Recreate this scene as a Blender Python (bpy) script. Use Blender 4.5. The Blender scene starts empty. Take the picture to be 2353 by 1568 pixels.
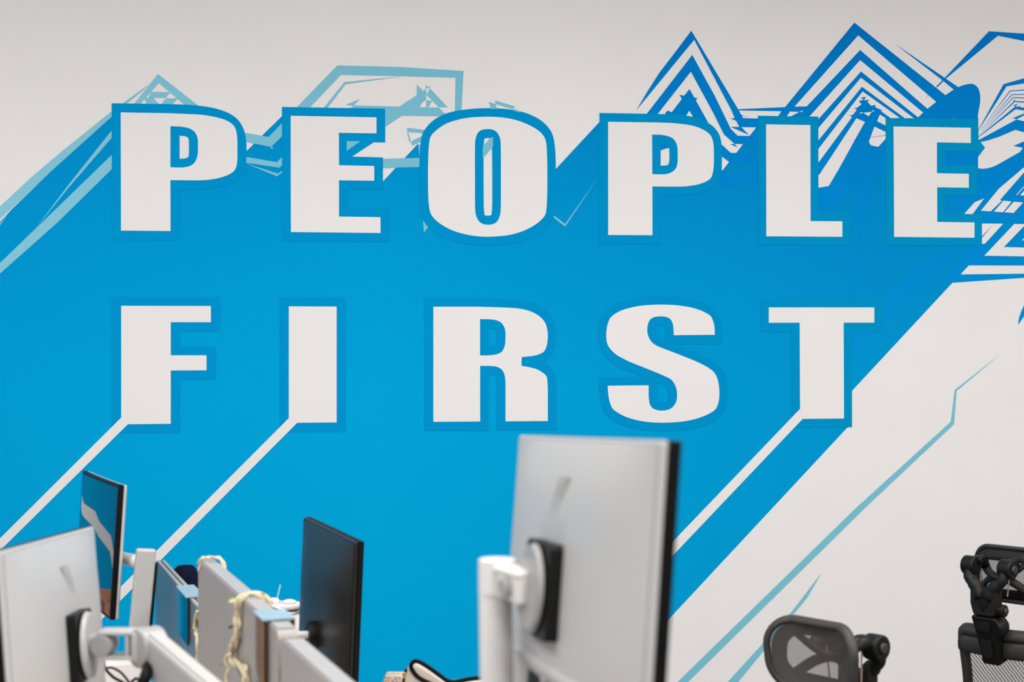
import bpy, bmesh, math, random
from mathutils import Vector, Matrix
from mathutils.geometry import tessellate_polygon
random.seed(7)
sc = bpy.context.scene
COL = sc.collection
PI = math.pi

# ------------------------------------------------------------------ camera, world, lights, exposure
FPX, CX, HZ, CAMZ, WD = 3268.0, 1176.5, 860.0, 1.65, 6.3
cd = bpy.data.cameras.new('camera'); cam = bpy.data.objects.new('camera', cd); COL.objects.link(cam)
cam.location = (0, 0, CAMZ); cam.rotation_euler = (PI/2, 0, 0)
cd.sensor_width = 36.0; cd.lens = FPX/2353*36; cd.shift_y = (HZ-784)/2353
cd.clip_start = 0.05
cd.dof.use_dof = True; cd.dof.focus_distance = 6.1; cd.dof.aperture_fstop = 4.6
sc.camera = cam

WT = (0.99292, 0.11878)                       # direction along the mural wall
WYAW = math.atan2(WT[1], WT[0])
def RW(t, s, z=0.0):                          # t along the mural wall, s out of it into the room
    return Vector((t*WT[0] + s*WT[1], WD + t*WT[1] - s*WT[0], z))

w = bpy.data.worlds.new('world'); sc.world = w; w.use_nodes = True
w.node_tree.nodes['Background'].inputs[0].default_value = (0.9, 0.95, 1, 1)
w.node_tree.nodes['Background'].inputs[1].default_value = 0.3

def area(name, loc, sx, sy, power, color=(1, 1, 1), rot=(0, 0, 0)):
    l = bpy.data.lights.new(name, 'AREA'); l.shape = 'RECTANGLE'; l.size = sx; l.size_y = sy
    l.energy = power; l.color = color
    o = bpy.data.objects.new(name, l); COL.objects.link(o); o.location = loc; o.rotation_euler = rot
    return o
for t in (-3.2, 0.2, 3.6):
    for s in (3.2, 5.8, 8.4):
        area('ceiling_lamp', RW(t, s, 4.15), 1.5, 0.6, 88, (1.0, 0.985, 0.975), (0, 0, WYAW))
sc.view_settings.view_transform = 'Standard'; sc.view_settings.look = 'None'
sc.view_settings.gamma = 1.0; sc.view_settings.use_curve_mapping = False
sc.view_settings.exposure = -0.06

# ------------------------------------------------------------------ helpers
def lin(c):
    c /= 255.0
    return c/12.92 if c <= 0.04045 else ((c+0.055)/1.055)**2.4
MATS = {}
def mat(name, col, rough=0.5, metal=0.0, noise=0.0, nscale=30.0, bump=0.0, bscale=200.0, spec=0.5, coat=0.0):
    if name in MATS: return MATS[name]
    m = bpy.data.materials.new(name); m.use_nodes = True
    nt = m.node_tree; b = nt.nodes['Principled BSDF']
    b.inputs['Roughness'].default_value = rough; b.inputs['Metallic'].default_value = metal
    b.inputs['Specular IOR Level'].default_value = spec
    if coat: b.inputs['Coat Weight'].default_value = coat; b.inputs['Coat Roughness'].default_value = 0.05
    c = (col[0], col[1], col[2], 1)
    b.inputs['Base Color'].default_value = c
    tc = nt.nodes.new('ShaderNodeTexCoord')
    if noise:
        n = nt.nodes.new('ShaderNodeTexNoise'); n.inputs['Scale'].default_value = nscale; n.inputs['Detail'].default_value = 4
        r = nt.nodes.new('ShaderNodeValToRGB')
        r.color_ramp.elements[0].position = 0.3; r.color_ramp.elements[1].position = 0.7
        r.color_ramp.elements[0].color = tuple(x*(1-noise) for x in col) + (1,)
        r.color_ramp.elements[1].color = tuple(min(1, x*(1+noise)) for x in col) + (1,)
        nt.links.new(tc.outputs['Object'], n.inputs['Vector']); nt.links.new(n.outputs['Fac'], r.inputs['Fac'])
        nt.links.new(r.outputs['Color'], b.inputs['Base Color'])
    if bump:
        n2 = nt.nodes.new('ShaderNodeTexNoise'); n2.inputs['Scale'].default_value = bscale; n2.inputs['Detail'].default_value = 3
        bp = nt.nodes.new('ShaderNodeBump'); bp.inputs['Strength'].default_value = bump; bp.inputs['Distance'].default_value = 0.002
        nt.links.new(tc.outputs['Object'], n2.inputs['Vector']); nt.links.new(n2.outputs['Fac'], bp.inputs['Height'])
        nt.links.new(bp.outputs['Normal'], b.inputs['Normal'])
    MATS[name] = m
    return m
def ramp_mat(name, axis, stops, rough=0.9, zstops=None):          # printed colour that runs along the wall (axis 0) or up it (axis 2)
    m = bpy.data.materials.new(name); m.use_nodes = True; nt = m.node_tree; b = nt.nodes['Principled BSDF']
    b.inputs['Roughness'].default_value = rough; b.inputs['Specular IOR Level'].default_value = 0.03
    tc = nt.nodes.new('ShaderNodeTexCoord'); sp = nt.nodes.new('ShaderNodeSeparateXYZ'); mr = nt.nodes.new('ShaderNodeMapRange')
    lo, hi = stops[0][0], stops[-1][0]
    mr.inputs['From Min'].default_value = lo; mr.inputs['From Max'].default_value = hi
    r = nt.nodes.new('ShaderNodeValToRGB')
    while len(r.color_ramp.elements) < len(stops): r.color_ramp.elements.new(0.5)
    for e, (p, c) in zip(r.color_ramp.elements, stops):
        e.position = (p-lo)/(hi-lo); e.color = (c[0], c[1], c[2], 1)
    nt.links.new(tc.outputs['Object'], sp.inputs[0]); nt.links.new(sp.outputs[axis], mr.inputs['Value'])
    nt.links.new(mr.outputs[0], r.inputs['Fac']); nt.links.new(r.outputs['Color'], b.inputs['Base Color'])
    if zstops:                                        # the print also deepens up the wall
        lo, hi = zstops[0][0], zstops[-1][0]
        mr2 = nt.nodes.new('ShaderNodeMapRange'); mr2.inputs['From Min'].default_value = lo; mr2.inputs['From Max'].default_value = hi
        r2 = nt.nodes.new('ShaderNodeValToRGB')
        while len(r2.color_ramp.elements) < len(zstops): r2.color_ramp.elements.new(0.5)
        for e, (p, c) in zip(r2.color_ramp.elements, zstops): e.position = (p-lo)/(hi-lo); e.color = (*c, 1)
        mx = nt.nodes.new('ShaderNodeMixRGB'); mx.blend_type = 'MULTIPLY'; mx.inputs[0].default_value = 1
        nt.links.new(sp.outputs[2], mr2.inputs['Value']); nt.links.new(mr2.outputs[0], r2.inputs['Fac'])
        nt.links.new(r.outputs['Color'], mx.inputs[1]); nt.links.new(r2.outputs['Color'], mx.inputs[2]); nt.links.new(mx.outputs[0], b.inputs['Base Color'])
    return m
def mesh_fabric(name, col, scale, open_=0.45):        # see-through woven mesh
    m = bpy.data.materials.new(name); m.use_nodes = True; nt = m.node_tree; b = nt.nodes['Principled BSDF']
    b.inputs['Base Color'].default_value = (*col, 1); b.inputs['Roughness'].default_value = 0.5
    out = nt.nodes['Material Output']; tr = nt.nodes.new('ShaderNodeBsdfTransparent'); mx = nt.nodes.new('ShaderNodeMixShader')
    tc = nt.nodes.new('ShaderNodeTexCoord'); wv = nt.nodes.new('ShaderNodeTexWave'); wv.bands_direction = 'DIAGONAL'
    wv.inputs['Scale'].default_value = scale
    r = nt.nodes.new('ShaderNodeMapRange'); r.inputs['From Min'].default_value = 0.2; r.inputs['From Max'].default_value = 0.8
    r.inputs['To Min'].default_value = 1-open_-0.25; r.inputs['To Max'].default_value = min(1, 1-open_+0.25)
    nt.links.new(tc.outputs['Object'], wv.inputs['Vector']); nt.links.new(wv.outputs['Fac'], r.inputs['Value'])
    nt.links.new(r.outputs[0], mx.inputs[0]); nt.links.new(tr.outputs[0], mx.inputs[1]); nt.links.new(b.outputs[0], mx.inputs[2])
    nt.links.new(mx.outputs[0], out.inputs['Surface'])
    return m
def clear_mat(name):                                  # clear acrylic: see-through with real reflections
    m = bpy.data.materials.new(name); m.use_nodes = True; nt = m.node_tree
    out = nt.nodes['Material Output']; tr = nt.nodes.new('ShaderNodeBsdfTransparent'); tr.inputs[0].default_value = (0.9, 0.93, 0.95, 1)
    gl = nt.nodes.new('ShaderNodeBsdfGlossy'); gl.inputs['Roughness'].default_value = 0.02
    fr = nt.nodes.new('ShaderNodeFresnel'); fr.inputs[0].default_value = 1.6; mx = nt.nodes.new('ShaderNodeMixShader')
    nt.links.new(fr.outputs[0], mx.inputs[0]); nt.links.new(tr.outputs[0], mx.inputs[1]); nt.links.new(gl.outputs[0], mx.inputs[2])
    nt.links.new(mx.outputs[0], out.inputs['Surface'])
    return m

def link(name, bm, m, parent=None, smooth=True, bevel=0.0, seg=2, subd=0):
    me = bpy.data.meshes.new(name)
    bmesh.ops.recalc_face_normals(bm, faces=bm.faces)
    bm.to_mesh(me); bm.free()
    if smooth:
        for p in me.polygons: p.use_smooth = True
    me.materials.append(m)
    o = bpy.data.objects.new(name, me); COL.objects.link(o)
    if parent: o.parent = parent
    if bevel:
        md = o.modifiers.new('bevel', 'BEVEL'); md.width = bevel; md.segments = seg; md.limit_method = 'ANGLE'; md.angle_limit = 0.6
    if subd:
        md = o.modifiers.new('subd', 'SUBSURF'); md.levels = subd; md.render_levels = subd
    if smooth:
        try:
            md = o.modifiers.new('wn', 'WEIGHTED_NORMAL'); md.keep_sharp = True
        except Exception: pass
    return o
def thing(name, label, cat, loc=(0, 0, 0), rz=0.0, group=None, matrix=None):
    o = bpy.data.objects.new(name, None); COL.objects.link(o); o.empty_display_size = 0.05
    if matrix is not None: o.matrix_world = matrix
    else: o.location = loc; o.rotation_euler = (0, 0, rz)
    o['label'] = label; o['category'] = cat
    if group: o['group'] = group
    return o
def part_label(o, s): o['label'] = s; return o
def NB(): return bmesh.new()
def box(bm, c, s, rot=None):
    M = Matrix.Translation(c) @ (rot.to_4x4() if rot else Matrix()) @ Matrix.Diagonal((s[0], s[1], s[2], 1))
    bmesh.ops.create_cube(bm, size=1.0, matrix=M); return bm
def cyl(bm, p0, p1, r0, r1=None, n=24):
    p0, p1 = Vector(p0), Vector(p1); r1 = r0 if r1 is None else r1
    d = p1-p0; q = d.to_track_quat('Z', 'Y').to_matrix().to_4x4()
    bmesh.ops.create_cone(bm, cap_ends=True, segments=n, radius1=r0, radius2=r1, depth=d.length, matrix=Matrix.Translation((p0+p1)/2) @ q)
    return bm
def ball(bm, c, r, s=(1, 1, 1), n=16):
    bmesh.ops.create_uvsphere(bm, u_segments=n, v_segments=n//2+2, radius=r, matrix=Matrix.Translation(c) @ Matrix.Diagonal((*s, 1))); return bm
def cat_rom(P, closed=False, n=6):
    P = [Vector(p) for p in P]; out = []; N = len(P)
    rng = range(N) if closed else range(N-1)
    for i in rng:
        a = P[(i-1) % N] if (closed or i > 0) else P[0]*2-P[1]
        b, c = P[i], P[(i+1) % N]
        d = P[(i+2) % N] if (closed or i+2 < N) else P[-1]*2-P[-2]
        for k in range(n):
            t = k/n
            out.append(0.5*((2*b)+(c-a)*t+(2*a-5*b+4*c-d)*t*t+(3*b-a-3*c+d)*t*t*t))
    if not closed: out.append(P[-1])
    return out
def tube(bm, pts, r, n=10, closed=False, smooth=0, flat=1.0, up=None):      # r may be a list; flat squashes the section
    if smooth: pts = cat_rom(pts, closed, smooth)
    P = [Vector(p) for p in pts]; N = len(P); rings = []
    prev = None
    for i in range(N):
        a = P[(i-1) % N] if (closed or i > 0) else P[i]
        b = P[(i+1) % N] if (closed or i < N-1) else P[i]
        d = (b-a).normalized()
        if up is not None: x = Vector(up).cross(d)
        elif prev is None: x = d.orthogonal()
        else: x = prev - d*prev.dot(d)
        if x.length < 1e-6: x = d.orthogonal()
        x.normalize(); prev = x; y = d.cross(x)
        rr = r if not isinstance(r, (list, tuple)) else r[min(len(r)-1, int(i*len(r)/N))]
        rings.append([bm.verts.new(P[i]+x*rr*math.cos(2*PI*k/n)+y*rr*flat*math.sin(2*PI*k/n)) for k in range(n)])
    for i in range(N if closed else N-1):
        A, B = rings[i], rings[(i+1) % N]
        for k in range(n): bm.faces.new((A[k], A[(k+1) % n], B[(k+1) % n], B[k]))
    if not closed:
        bm.faces.new(rings[0][::-1]); bm.faces.new(rings[-1])
    return bm
def lathe(bm, prof, c=(0, 0, 0), n=32):
    rings = []
    for r, z in prof:
        if r < 1e-6: rings.append([bm.verts.new((c[0], c[1], c[2]+z))])
        else: rings.append([bm.verts.new((c[0]+r*math.cos(2*PI*k/n), c[1]+r*math.sin(2*PI*k/n), c[2]+z)) for k in range(n)])
    for A, B in zip(rings, rings[1:]):
        for k in range(n):
            a, b = A[k % len(A)], A[(k+1) % len(A)]; c2, d = B[(k+1) % len(B)], B[k % len(B)]
            vs = []
            for v in (a, b, c2, d):
                if v not in vs: vs.append(v)
            if len(vs) > 2: bm.faces.new(vs)
    return bm
def prism(bm, poly, M, t):                             # poly in the local xz plane, thickness t along local y (centred)
    f = [bm.verts.new(M @ Vector((x, -t/2, z))) for x, z in poly]; b = [bm.verts.new(M @ Vector((x, t/2, z))) for x, z in poly]
    n = len(poly)
    tris = tessellate_polygon([[Vector((x, z, 0)) for x, z in poly]])
    for a, b_, c in tris: bm.faces.new((f[a], f[b_], f[c])); bm.faces.new((b[c], b[b_], b[a]))
    for i in range(n): bm.faces.new((f[i], f[(i+1) % n], b[(i+1) % n], b[i]))
    return bm
def rrect(w_, h_, r, n=5, cx=0, cz=0):
    out = []
    for sx, sz, a0 in ((1, 1, 0), (-1, 1, 90), (-1, -1, 180), (1, -1, 270)):
        for k in range(n+1):
            a = math.radians(a0+90*k/n)
            out.append((cx+sx*(w_/2-r)+r*math.cos(a), cz+sz*(h_/2-r)+r*math.sin(a)))
    return out
def at(px, py, d): return Vector(((px-CX)/FPX*d, d, CAMZ-(py-HZ)/FPX*d))

# ------------------------------------------------------------------ setting
M_wall = mat('wall_paint', (0.83, 0.803, 0.786), 0.75, noise=0.012, nscale=3, bump=0.05, bscale=60, spec=0.2)
M_other = mat('plain_wall_paint', (0.48, 0.47, 0.46), 0.8, noise=0.01)
M_floor = mat('grey_carpet', (0.09, 0.09, 0.092), 0.95, noise=0.25, nscale=300, bump=0.4, bscale=500)
M_ceil = mat('ceiling_paint', (0.78, 0.77, 0.75), 0.85, noise=0.01)
def room_slab(name, t0, t1, s0, s1, z0, z1, m):
    bm = NB(); box(bm, ((t0+t1)/2, -(s0+s1)/2, (z0+z1)/2), (t1-t0, s1-s0, z1-z0))
    o = link(name, bm, m, smooth=False); o.location = (0, WD, 0); o.rotation_euler = (0, 0, WYAW); o['kind'] = 'structure'
    return o
room_slab('wall_back', -5.2, 5.2, -0.12, 0, 0, 4.2, M_wall)
room_slab('wall_left', -5.2, -5.0, 0, 10.5, 0, 4.2, M_other)
room_slab('wall_right', 5.0, 5.2, 0, 10.5, 0, 4.2, M_other)
room_slab('wall_front', -5.2, 5.2, 10.5, 10.62, 0, 4.2, M_other)
room_slab('floor', -5.2, 5.2, -0.12, 10.62, -0.1, 0, M_floor)
room_slab('ceiling', -5.2, 5.2, -0.12, 10.62, 4.2, 4.3, M_ceil)
room_slab('baseboard_back', -4.99, 4.99, 0.0005, 0.016, 0, 0.1, mat('white_trim', (0.8, 0.78, 0.76), 0.4))

# ------------------------------------------------------------------ mural: flat print on the wall, traced in the wall's own plane
def wl(px, py):
    u = (px-CX)/FPX; d = WD/(1-u*WT[1]/WT[0])
    return (d*u/WT[0], CAMZ-(py-HZ)/FPX*d)
def Z(x0, y0, s): return lambda *pts: [(x0+p[0]*s, y0+p[1]*s) for p in pts]
def S(pts, n=5): return [(v.x, v.y) for v in cat_rom([(p[0], p[1], 0) for p in pts], False, n)]
def SC(pts, n=5): return [(v.x, v.y) for v in cat_rom([(p[0], p[1], 0) for p in pts], True, n)]
A = Z(0, 130, .33167); B = Z(550, 130, .27422); C = Z(900, 130, .3125); D = Z(1400, 40, .26781); E = Z(1800, 30, .27417)
F = Z(1850, 400, .25507); G = Z(2100, 150, .19138); H = Z(1640, 220, .1467); I = Z(230, 660, .2551); J = Z(950, 660, .22962)
K = Z(1350, 660, .22321); L = Z(1700, 660, .22962); M = Z(1350, 240, .22966); N = Z(2000, 240, .22952); O = Z(2180, 420, .16587)
Pq = Z(2193, 160, .10204); Q = Z(1500, 640, .59195); R_ = Z(2250, 640, .08925); X = Z(0, 0, 1)

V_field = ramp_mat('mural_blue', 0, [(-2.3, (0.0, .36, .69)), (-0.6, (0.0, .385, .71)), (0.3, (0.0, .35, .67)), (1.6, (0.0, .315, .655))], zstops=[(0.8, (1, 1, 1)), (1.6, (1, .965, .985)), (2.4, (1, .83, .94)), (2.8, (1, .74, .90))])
V_out = ramp_mat('mural_outline_blue', 0, [(-2.3, (0.0, .30, .635)), (-0.3, (0.0, .290, .625)), (0.9, (0.0, .28, .595)), (1.9, (0.0, .29, .575))])
V_mtn = ramp_mat('mural_deep_blue', 2, [(1.9, (0.0, .285, .68)), (2.6, (0.0, .245, .66)), (3.2, (0.0, .195, .60))])
V_light = ramp_mat('mural_pale_blue', 0, [(-2.3, (.25, .60, .74)), (-0.6, (.20, .54, .68)), (1.6, (.195, .52, .655))])
V_white = mat('mural_white', (0.83, 0.803, 0.786), 0.6, noise=0.01, nscale=3, spec=0.25)

mural = thing('wall_mural', 'blue and white mural reading PEOPLE FIRST printed across the wall', 'mural', (0, WD, 0), WYAW)
LCOUNT = {}
def decal(name, poly, m, layer, holes=(), parent=mural, label=None):
    loops = [poly] + list(holes)
    V3 = [[Vector((*wl(*p), 0)) for p in lp] for lp in loops]
    flat = [v for lp in V3 for v in lp]
    LCOUNT[layer] = LCOUNT.get(layer, 0)+1                 # sheets of one layer never lie in the same plane
    bm = NB(); y = -0.0004*layer-0.000008*LCOUNT[layer]
    vs = [bm.verts.new((v.x, y, v.y)) for v in flat]
    for t in tessellate_polygon(V3):
        try: bm.faces.new([vs[i] for i in t])
        except ValueError: pass
    o = link(name, bm, m, parent, smooth=False)
    if label: o['label'] = label
    return o

# main blue field
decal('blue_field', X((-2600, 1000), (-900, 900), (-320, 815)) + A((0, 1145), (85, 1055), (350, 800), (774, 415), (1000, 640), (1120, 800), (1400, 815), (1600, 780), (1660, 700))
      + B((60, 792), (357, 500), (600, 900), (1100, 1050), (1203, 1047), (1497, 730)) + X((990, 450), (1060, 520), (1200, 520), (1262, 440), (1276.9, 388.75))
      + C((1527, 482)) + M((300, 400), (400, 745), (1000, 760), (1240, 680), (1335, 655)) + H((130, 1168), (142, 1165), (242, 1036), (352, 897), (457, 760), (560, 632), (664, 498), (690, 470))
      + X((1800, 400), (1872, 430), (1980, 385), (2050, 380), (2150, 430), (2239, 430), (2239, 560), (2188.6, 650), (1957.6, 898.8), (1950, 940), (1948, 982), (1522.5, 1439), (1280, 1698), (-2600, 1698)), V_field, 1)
# deep blue mountains, right half
decal('mountain_base', E((17, 785), (595, 80), (1358, 688), (1428, 642), (1467, 622)) + S(E((1467, 622), (1500, 607), (1560, 594), (1600, 600), (1632, 630), (1648, 680), (1649, 740), (1640, 800), (1630, 860)))
      + E((1633, 890)) + X((2247.4, 300), (2247.4, 392), (2246, 440), (2240, 480), (2034, 480), (2034, 402)) + F((600, 0), (500, 60), (490, 95), (200, 348), (120, 350)) + X((1870, 489), (1800, 400)) + H((1010, 322), (1060, 243), (1115, 180)), V_mtn, 2)
decal('chevron', D((230, 800), (330, 630), (430, 475), (560, 305), (704, 114), (1105, 787)) + H((430, 297), (560, 355), (690, 357), (695, 496), (600, 495), (430, 492), (400, 488), (352, 396), (260, 354), (328, 352), (270, 215), (155, 0)) + D((729, 192)), V_mtn, 2)
decal('chevron', D((318, 832), (712, 322)) + H((15, 0), (270, 525), (375, 627), (560, 632), (695, 632), (695, 760), (457, 760), (325, 755), (165, 612), (155, 600), (0, 285)) + D((700, 466), (413, 832)), V_mtn, 2)
decal('peak', D((535, 815), (622, 700), (602, 665), (642, 672), (688, 615), (730, 688), (757, 694), (743, 712), (850, 905), (700, 870), (480, 835), (485, 812), (505, 800)), V_mtn, 2)
decal('white_gap', D((660, 843), (687, 802), (718, 856)), V_white, 3)
decal('dart', H((262, 488), (430, 490), (552, 615)), V_mtn, 3)
decal('dart', H((258, 760), (325, 755), (372, 808)), V_mtn, 3)
decal('white_gap', H((440, 312), (555, 354), (462, 353)), V_white, 3)
decal('ridge_band', H((125, 765), (268, 897), (695, 900), (695, 1030), (240, 1036), (130, 955)), V_mtn, 2)
decal('ridge_band', H((95, 1225), (690, 1172), (690, 1352), (200, 1445), (100, 1385)), V_mtn, 2)
decal('ridge_band', H((380, 212), (1125, 179), (1060, 243), (395, 232)), V_mtn, 2)
decal('dart', E((935, 258), (1467, 622), (1428, 642), (1328, 560)), V_mtn, 2)
decal('mountain_band', E((1280, 618), (1723, 153), (2120, 179), (2120, 255), (1798, 190), (1365, 548), (1288, 625)), V_mtn, 3)
for poly in (E((93, 785), (627, 188), (1280, 745), (1207, 803), (643, 310), (195, 783)),
             E((218, 868), (643, 395), (1170, 835), (1128, 875), (650, 490), (293, 890), (293, 868)),
             E((293, 965), (650, 543), (1092, 882), (1017, 882), (658, 618), (293, 1068)),
             E((293, 1140), (664, 658), (975, 880), (900, 882), (820, 825), (826, 815), (770, 790), (772, 770), (735, 778), (705, 745), (718, 726), (676, 733), (693, 703), (645, 710), (672, 725), (630, 740), (655, 765), (615, 795), (592, 797), (615, 812), (580, 855), (553, 857), (575, 872), (293, 1255)),
             E((612, 883), (683, 914), (600, 1060), (480, 1280), (380, 1450), (292, 1466), (292, 1358), (300, 1357)),
             E((808, 852), (858, 882), (858, 945), (785, 907)), E((763, 953), (858, 998), (858, 1053), (795, 1122), (733, 1110), (716, 1078)),
             E((640, 845), (650, 830), (668, 838)), E((668, 838), (740, 828), (715, 865)), E((742, 826), (750, 813), (763, 825)),
             H((1140, 325), (1195, 250), (1340, 255), (1205, 325)), H((1345, 254), (1400, 230), (1377, 258)), E((1418, 888), (1426, 883), (1434, 888))):
    decal('white_gap', poly, V_white, 3)
decal('hairline', E((485, 1080), (600, 1062), (858, 1023), (858, 1027)), V_mtn, 4)
decal('hairline', E((1185, 717), (1217, 684), (1219, 688)), V_mtn, 4)
# blue field right of the last E
decal('mountain_base', S(G((760, 1232), (800, 1242), (850, 1242), (920, 1228), (1000, 1195), (1130, 1122), (1275, 1040))) + G((1307, 992), (1195, 970), (1322, 913), (1480, 845), (1480, 2700)) + O((1130, 1312), (52, 1387), (20, 1250), (330, 860)) + X((2230, 555), (2225, 470), (2238, 400)), V_mtn, 2)
decal('arrowhead', G((765, 900), (800, 925), (853, 990), (765, 1108)), V_out, 4)
for poly in (O((212, 433), (360, 270), (487, 220), (328, 436)),
             O((442, 390), (695, 80)) + G((1025, 1478), (1322, 1225), (1420, 1142), (1420, 1170), (1322, 1285)) + O((705, 243), (735, 250), (578, 398)),
             O((623, 403), (755, 250), (868, 262), (750, 410)), O((768, 412), (900, 265), (1028, 275), (897, 420)),
             O((933, 170), (1043, 45), (1130, -54), (1130, -35), (1043, 60), (945, 172)), O((988, 175), (1043, 110), (1130, 20), (1130, 188)),
             O((458, 575), (470, 567), (752, 570), (498, 847), (458, 847)),
             O((490, 1013), (905, 573), (1043, 575), (1062, 580), (760, 893), (1140, 902), (1140, 1024)), O((1012, 800), (1043, 765), (1140, 660), (1140, 801)),
             O((162, 1272), (275, 1148), (1140, 1150), (1140, 1261))):
    decal('white_gap', poly, V_white, 5)
decal('hairline', O((458, 742), (610, 580), (458, 766)), V_mtn, 6)
for poly in (Pq((535, 1365), (1105, 328), (1568, 195), (1720, 150), (1720, 285), (1568, 310), (1175, 377), (535, 1380)),
             Pq((535, 1432), (1245, 475), (1720, 440), (1720, 462), (1258, 490)), Pq((535, 1450), (1290, 555), (1720, 548), (1720, 566), (1300, 570)),
             Pq((535, 1472), (1318, 622), (1720, 634), (1720, 652), (1325, 640)), Pq((535, 1502), (1345, 706), (1568, 720), (1720, 730), (1720, 757), (1568, 745), (1360, 730)),
             Pq((535, 1515), (1370, 830), (1430, 836), (1490, 795), (1460, 842), (1568, 858), (1720, 882), (1720, 950), (1568, 922), (1380, 890), (535, 1532)),
             Pq((1320, 810), (1445, 760), (1370, 830)), Pq((1322, 690), (1378, 682), (1345, 712)),
             G((765, 905), (1230, 652), (1322, 673), (1420, 694), (1420, 832), (1322, 805), (1218, 775), (1020, 860), (900, 898), (790, 925)),
             G((1190, 635), (1322, 580), (1420, 540), (1420, 570), (1322, 602), (1230, 650)),
             R_((1008, 1187), (1003, 1130), (1030, 1000), (1080, 850), (1154, 690), (1300, 420), (1300, 760), (1154, 975))):
    decal('fan_line', poly, V_mtn, 3)
# faint deep blue shafts in the field
decal('blue_shaft', F((500, 60), (600, 0), (560, 180), (510, 500), (462, 740), (457, 1124), (405, 1124), (440, 850), (485, 600), (495, 300)), V_mtn, 2)
decal('blue_shaft', F((1290, 648), (1395, 648), (950, 1100), (700, 1345), (692, 1110), (1050, 810)), V_mtn, 2)
decal('blue_shaft', L((1145, 440), (1372, 440), (1150, 665)), V_mtn, 2)
decal('blue_shaft', F((1480, 700), (1560, 660), (1330, 890), (1290, 960), (1290, 890)), V_mtn, 2)
# pale blue left peaks and stripes
LT = [A((-120, 1160), (0, 1040), (225, 830), (450, 640), (776, 378), (776, 416), (350, 800), (0, 1125), (-120, 1240)),
      A((776, 510), (776, 562), (480, 905), (245, 1195), (490, 870)), A((776, 680), (776, 780), (400, 1150), (0, 1505), (-150, 1635), (-150, 1565), (0, 1432), (390, 1055)),
      A((0, 1157), (60, 1085), (0, 1172), (-60, 1240)),
      A((925, 332), (1095, 121), (1380, 345), (1285, 340), (1100, 182), (970, 332)), A((1048, 244), (1180, 247), (1148, 287), (1030, 286)),
      A((1000, 288), (1062, 287), (1105, 333), (1020, 333)), A((1150, 290), (1230, 290), (1192, 336), (1113, 334)), A((838, 332), (1030, 195), (990, 235), (872, 332)),
      B((40, 637), (245, 675), (360, 556), (360, 667), (285, 740), (270, 760), (40, 712)), B((40, 839), (315, 886), (360, 840), (360, 908), (338, 933), (40, 889)),
      B((50, 895), (325, 982), (360, 955), (360, 971), (315, 1005)), B((258, 775), (270, 758), (293, 766)),
      B((476, 430), (822, 75), (1350, 88), (1878, 121), (1860, 470), (1806, 470), (1812, 177), (1400, 165), (852, 153), (588, 430)),
      B((705, 432), (880, 215), (1370, 165), (890, 231), (738, 432)),
      B((928, 436), (960, 410), (1340, 420), (1487, 323), (1487, 235), (1540, 288), (1562, 272), (1568, 318), (1563, 362), (1530, 388), (1510, 425), (1670, 428), (1725, 480), (1690, 500), (1365, 495), (1215, 592), (1215, 436)),
      B((1598, 268), (1745, 425), (1672, 425), (1618, 370), (1570, 320), (1585, 290)), B((1567, 365), (1615, 372), (1582, 428), (1566, 462)), B((1562, 235), (1582, 260), (1562, 272)), B((1608, 243), (1590, 270), (1580, 260)),
      B((890, 405), (1010, 357), (957, 410)), B((1405, 597), (1550, 615), (1545, 642), (1412, 632)), B((1405, 635), (1415, 635), (1437, 713), (1425, 715)),
      B((1437, 712), (1535, 664), (1520, 715), (1448, 747)), B((1498, 735), (1515, 740), (1508, 850)), B((1195, 858), (1515, 850), (1515, 926), (1195, 936)), B((900, 710), (1025, 710), (900, 797)),
      C((715, 333), (765, 350), (775, 386), (730, 386)), C((758, 323), (908, 367), (890, 385), (765, 348)), C((897, 385), (942, 402), (938, 412), (888, 395)),
      C((230, 1205), (268, 1257), (236, 1297)), C((1195, 1170), (1275, 1232), (1515, 895), (1275, 1253), (1190, 1185)),
      C((670, 660), (725, 601), (745, 590), (745, 662), (670, 750)),
      Q((655, 1143), (600, 1238), (330, 1568), (200, 1727), (155, 1727), (290, 1568), (540, 1293)),
      Q((1347, 295), (1179, 437), (1169, 566), (835, 880), (135, 1568), (-20, 1720), (-62, 1720), (95, 1568), (790, 890), (1157, 556), (1172, 433))]
for poly in LT: decal('pale_blue_stripe', poly, V_light, 3)
decal('blue_shard', B((1015, 710), (1140, 710), (938, 842), (900, 842), (900, 792)), V_field, 3)
decal('blue_shard', B((190, 663), (362, 495), (362, 556), (245, 675)), V_out, 2)
decal('blue_shard', M((725, 385), (800, 395), (822, 430), (725, 462)), V_mtn, 3)
# white diagonals running down from the letters of FIRST
decal('white_diagonal', X((278.7, 960), (294, 975.5), (0, 1266), (-300, 1562), (-300, 1537), (0, 1238)), V_white, 5)
decal('white_diagonal', X((663.7, 961.3), (683, 972), (274, 1383.7), (50, 1609), (50, 1577), (276, 1350.6)), V_white, 5)
decal('white_diagonal', X((1838, 940), (1844.2, 963), (1535.5, 1288), (1250, 1589), (1250, 1554), (1538.5, 1252.7)), V_white, 5)

decal('white_diagonal', X((-60, 1130), (-105, 1150), (-215, 1166), (-258, 1190), (-400, 1233), (-620, 1330), (-620, 1372), (-395, 1270), (-262, 1226), (-215, 1205), (-108, 1181), (-60, 1160)), V_white, 5)  # unseen stripe, added and shaped for its mirror image in the glossy screen

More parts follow.
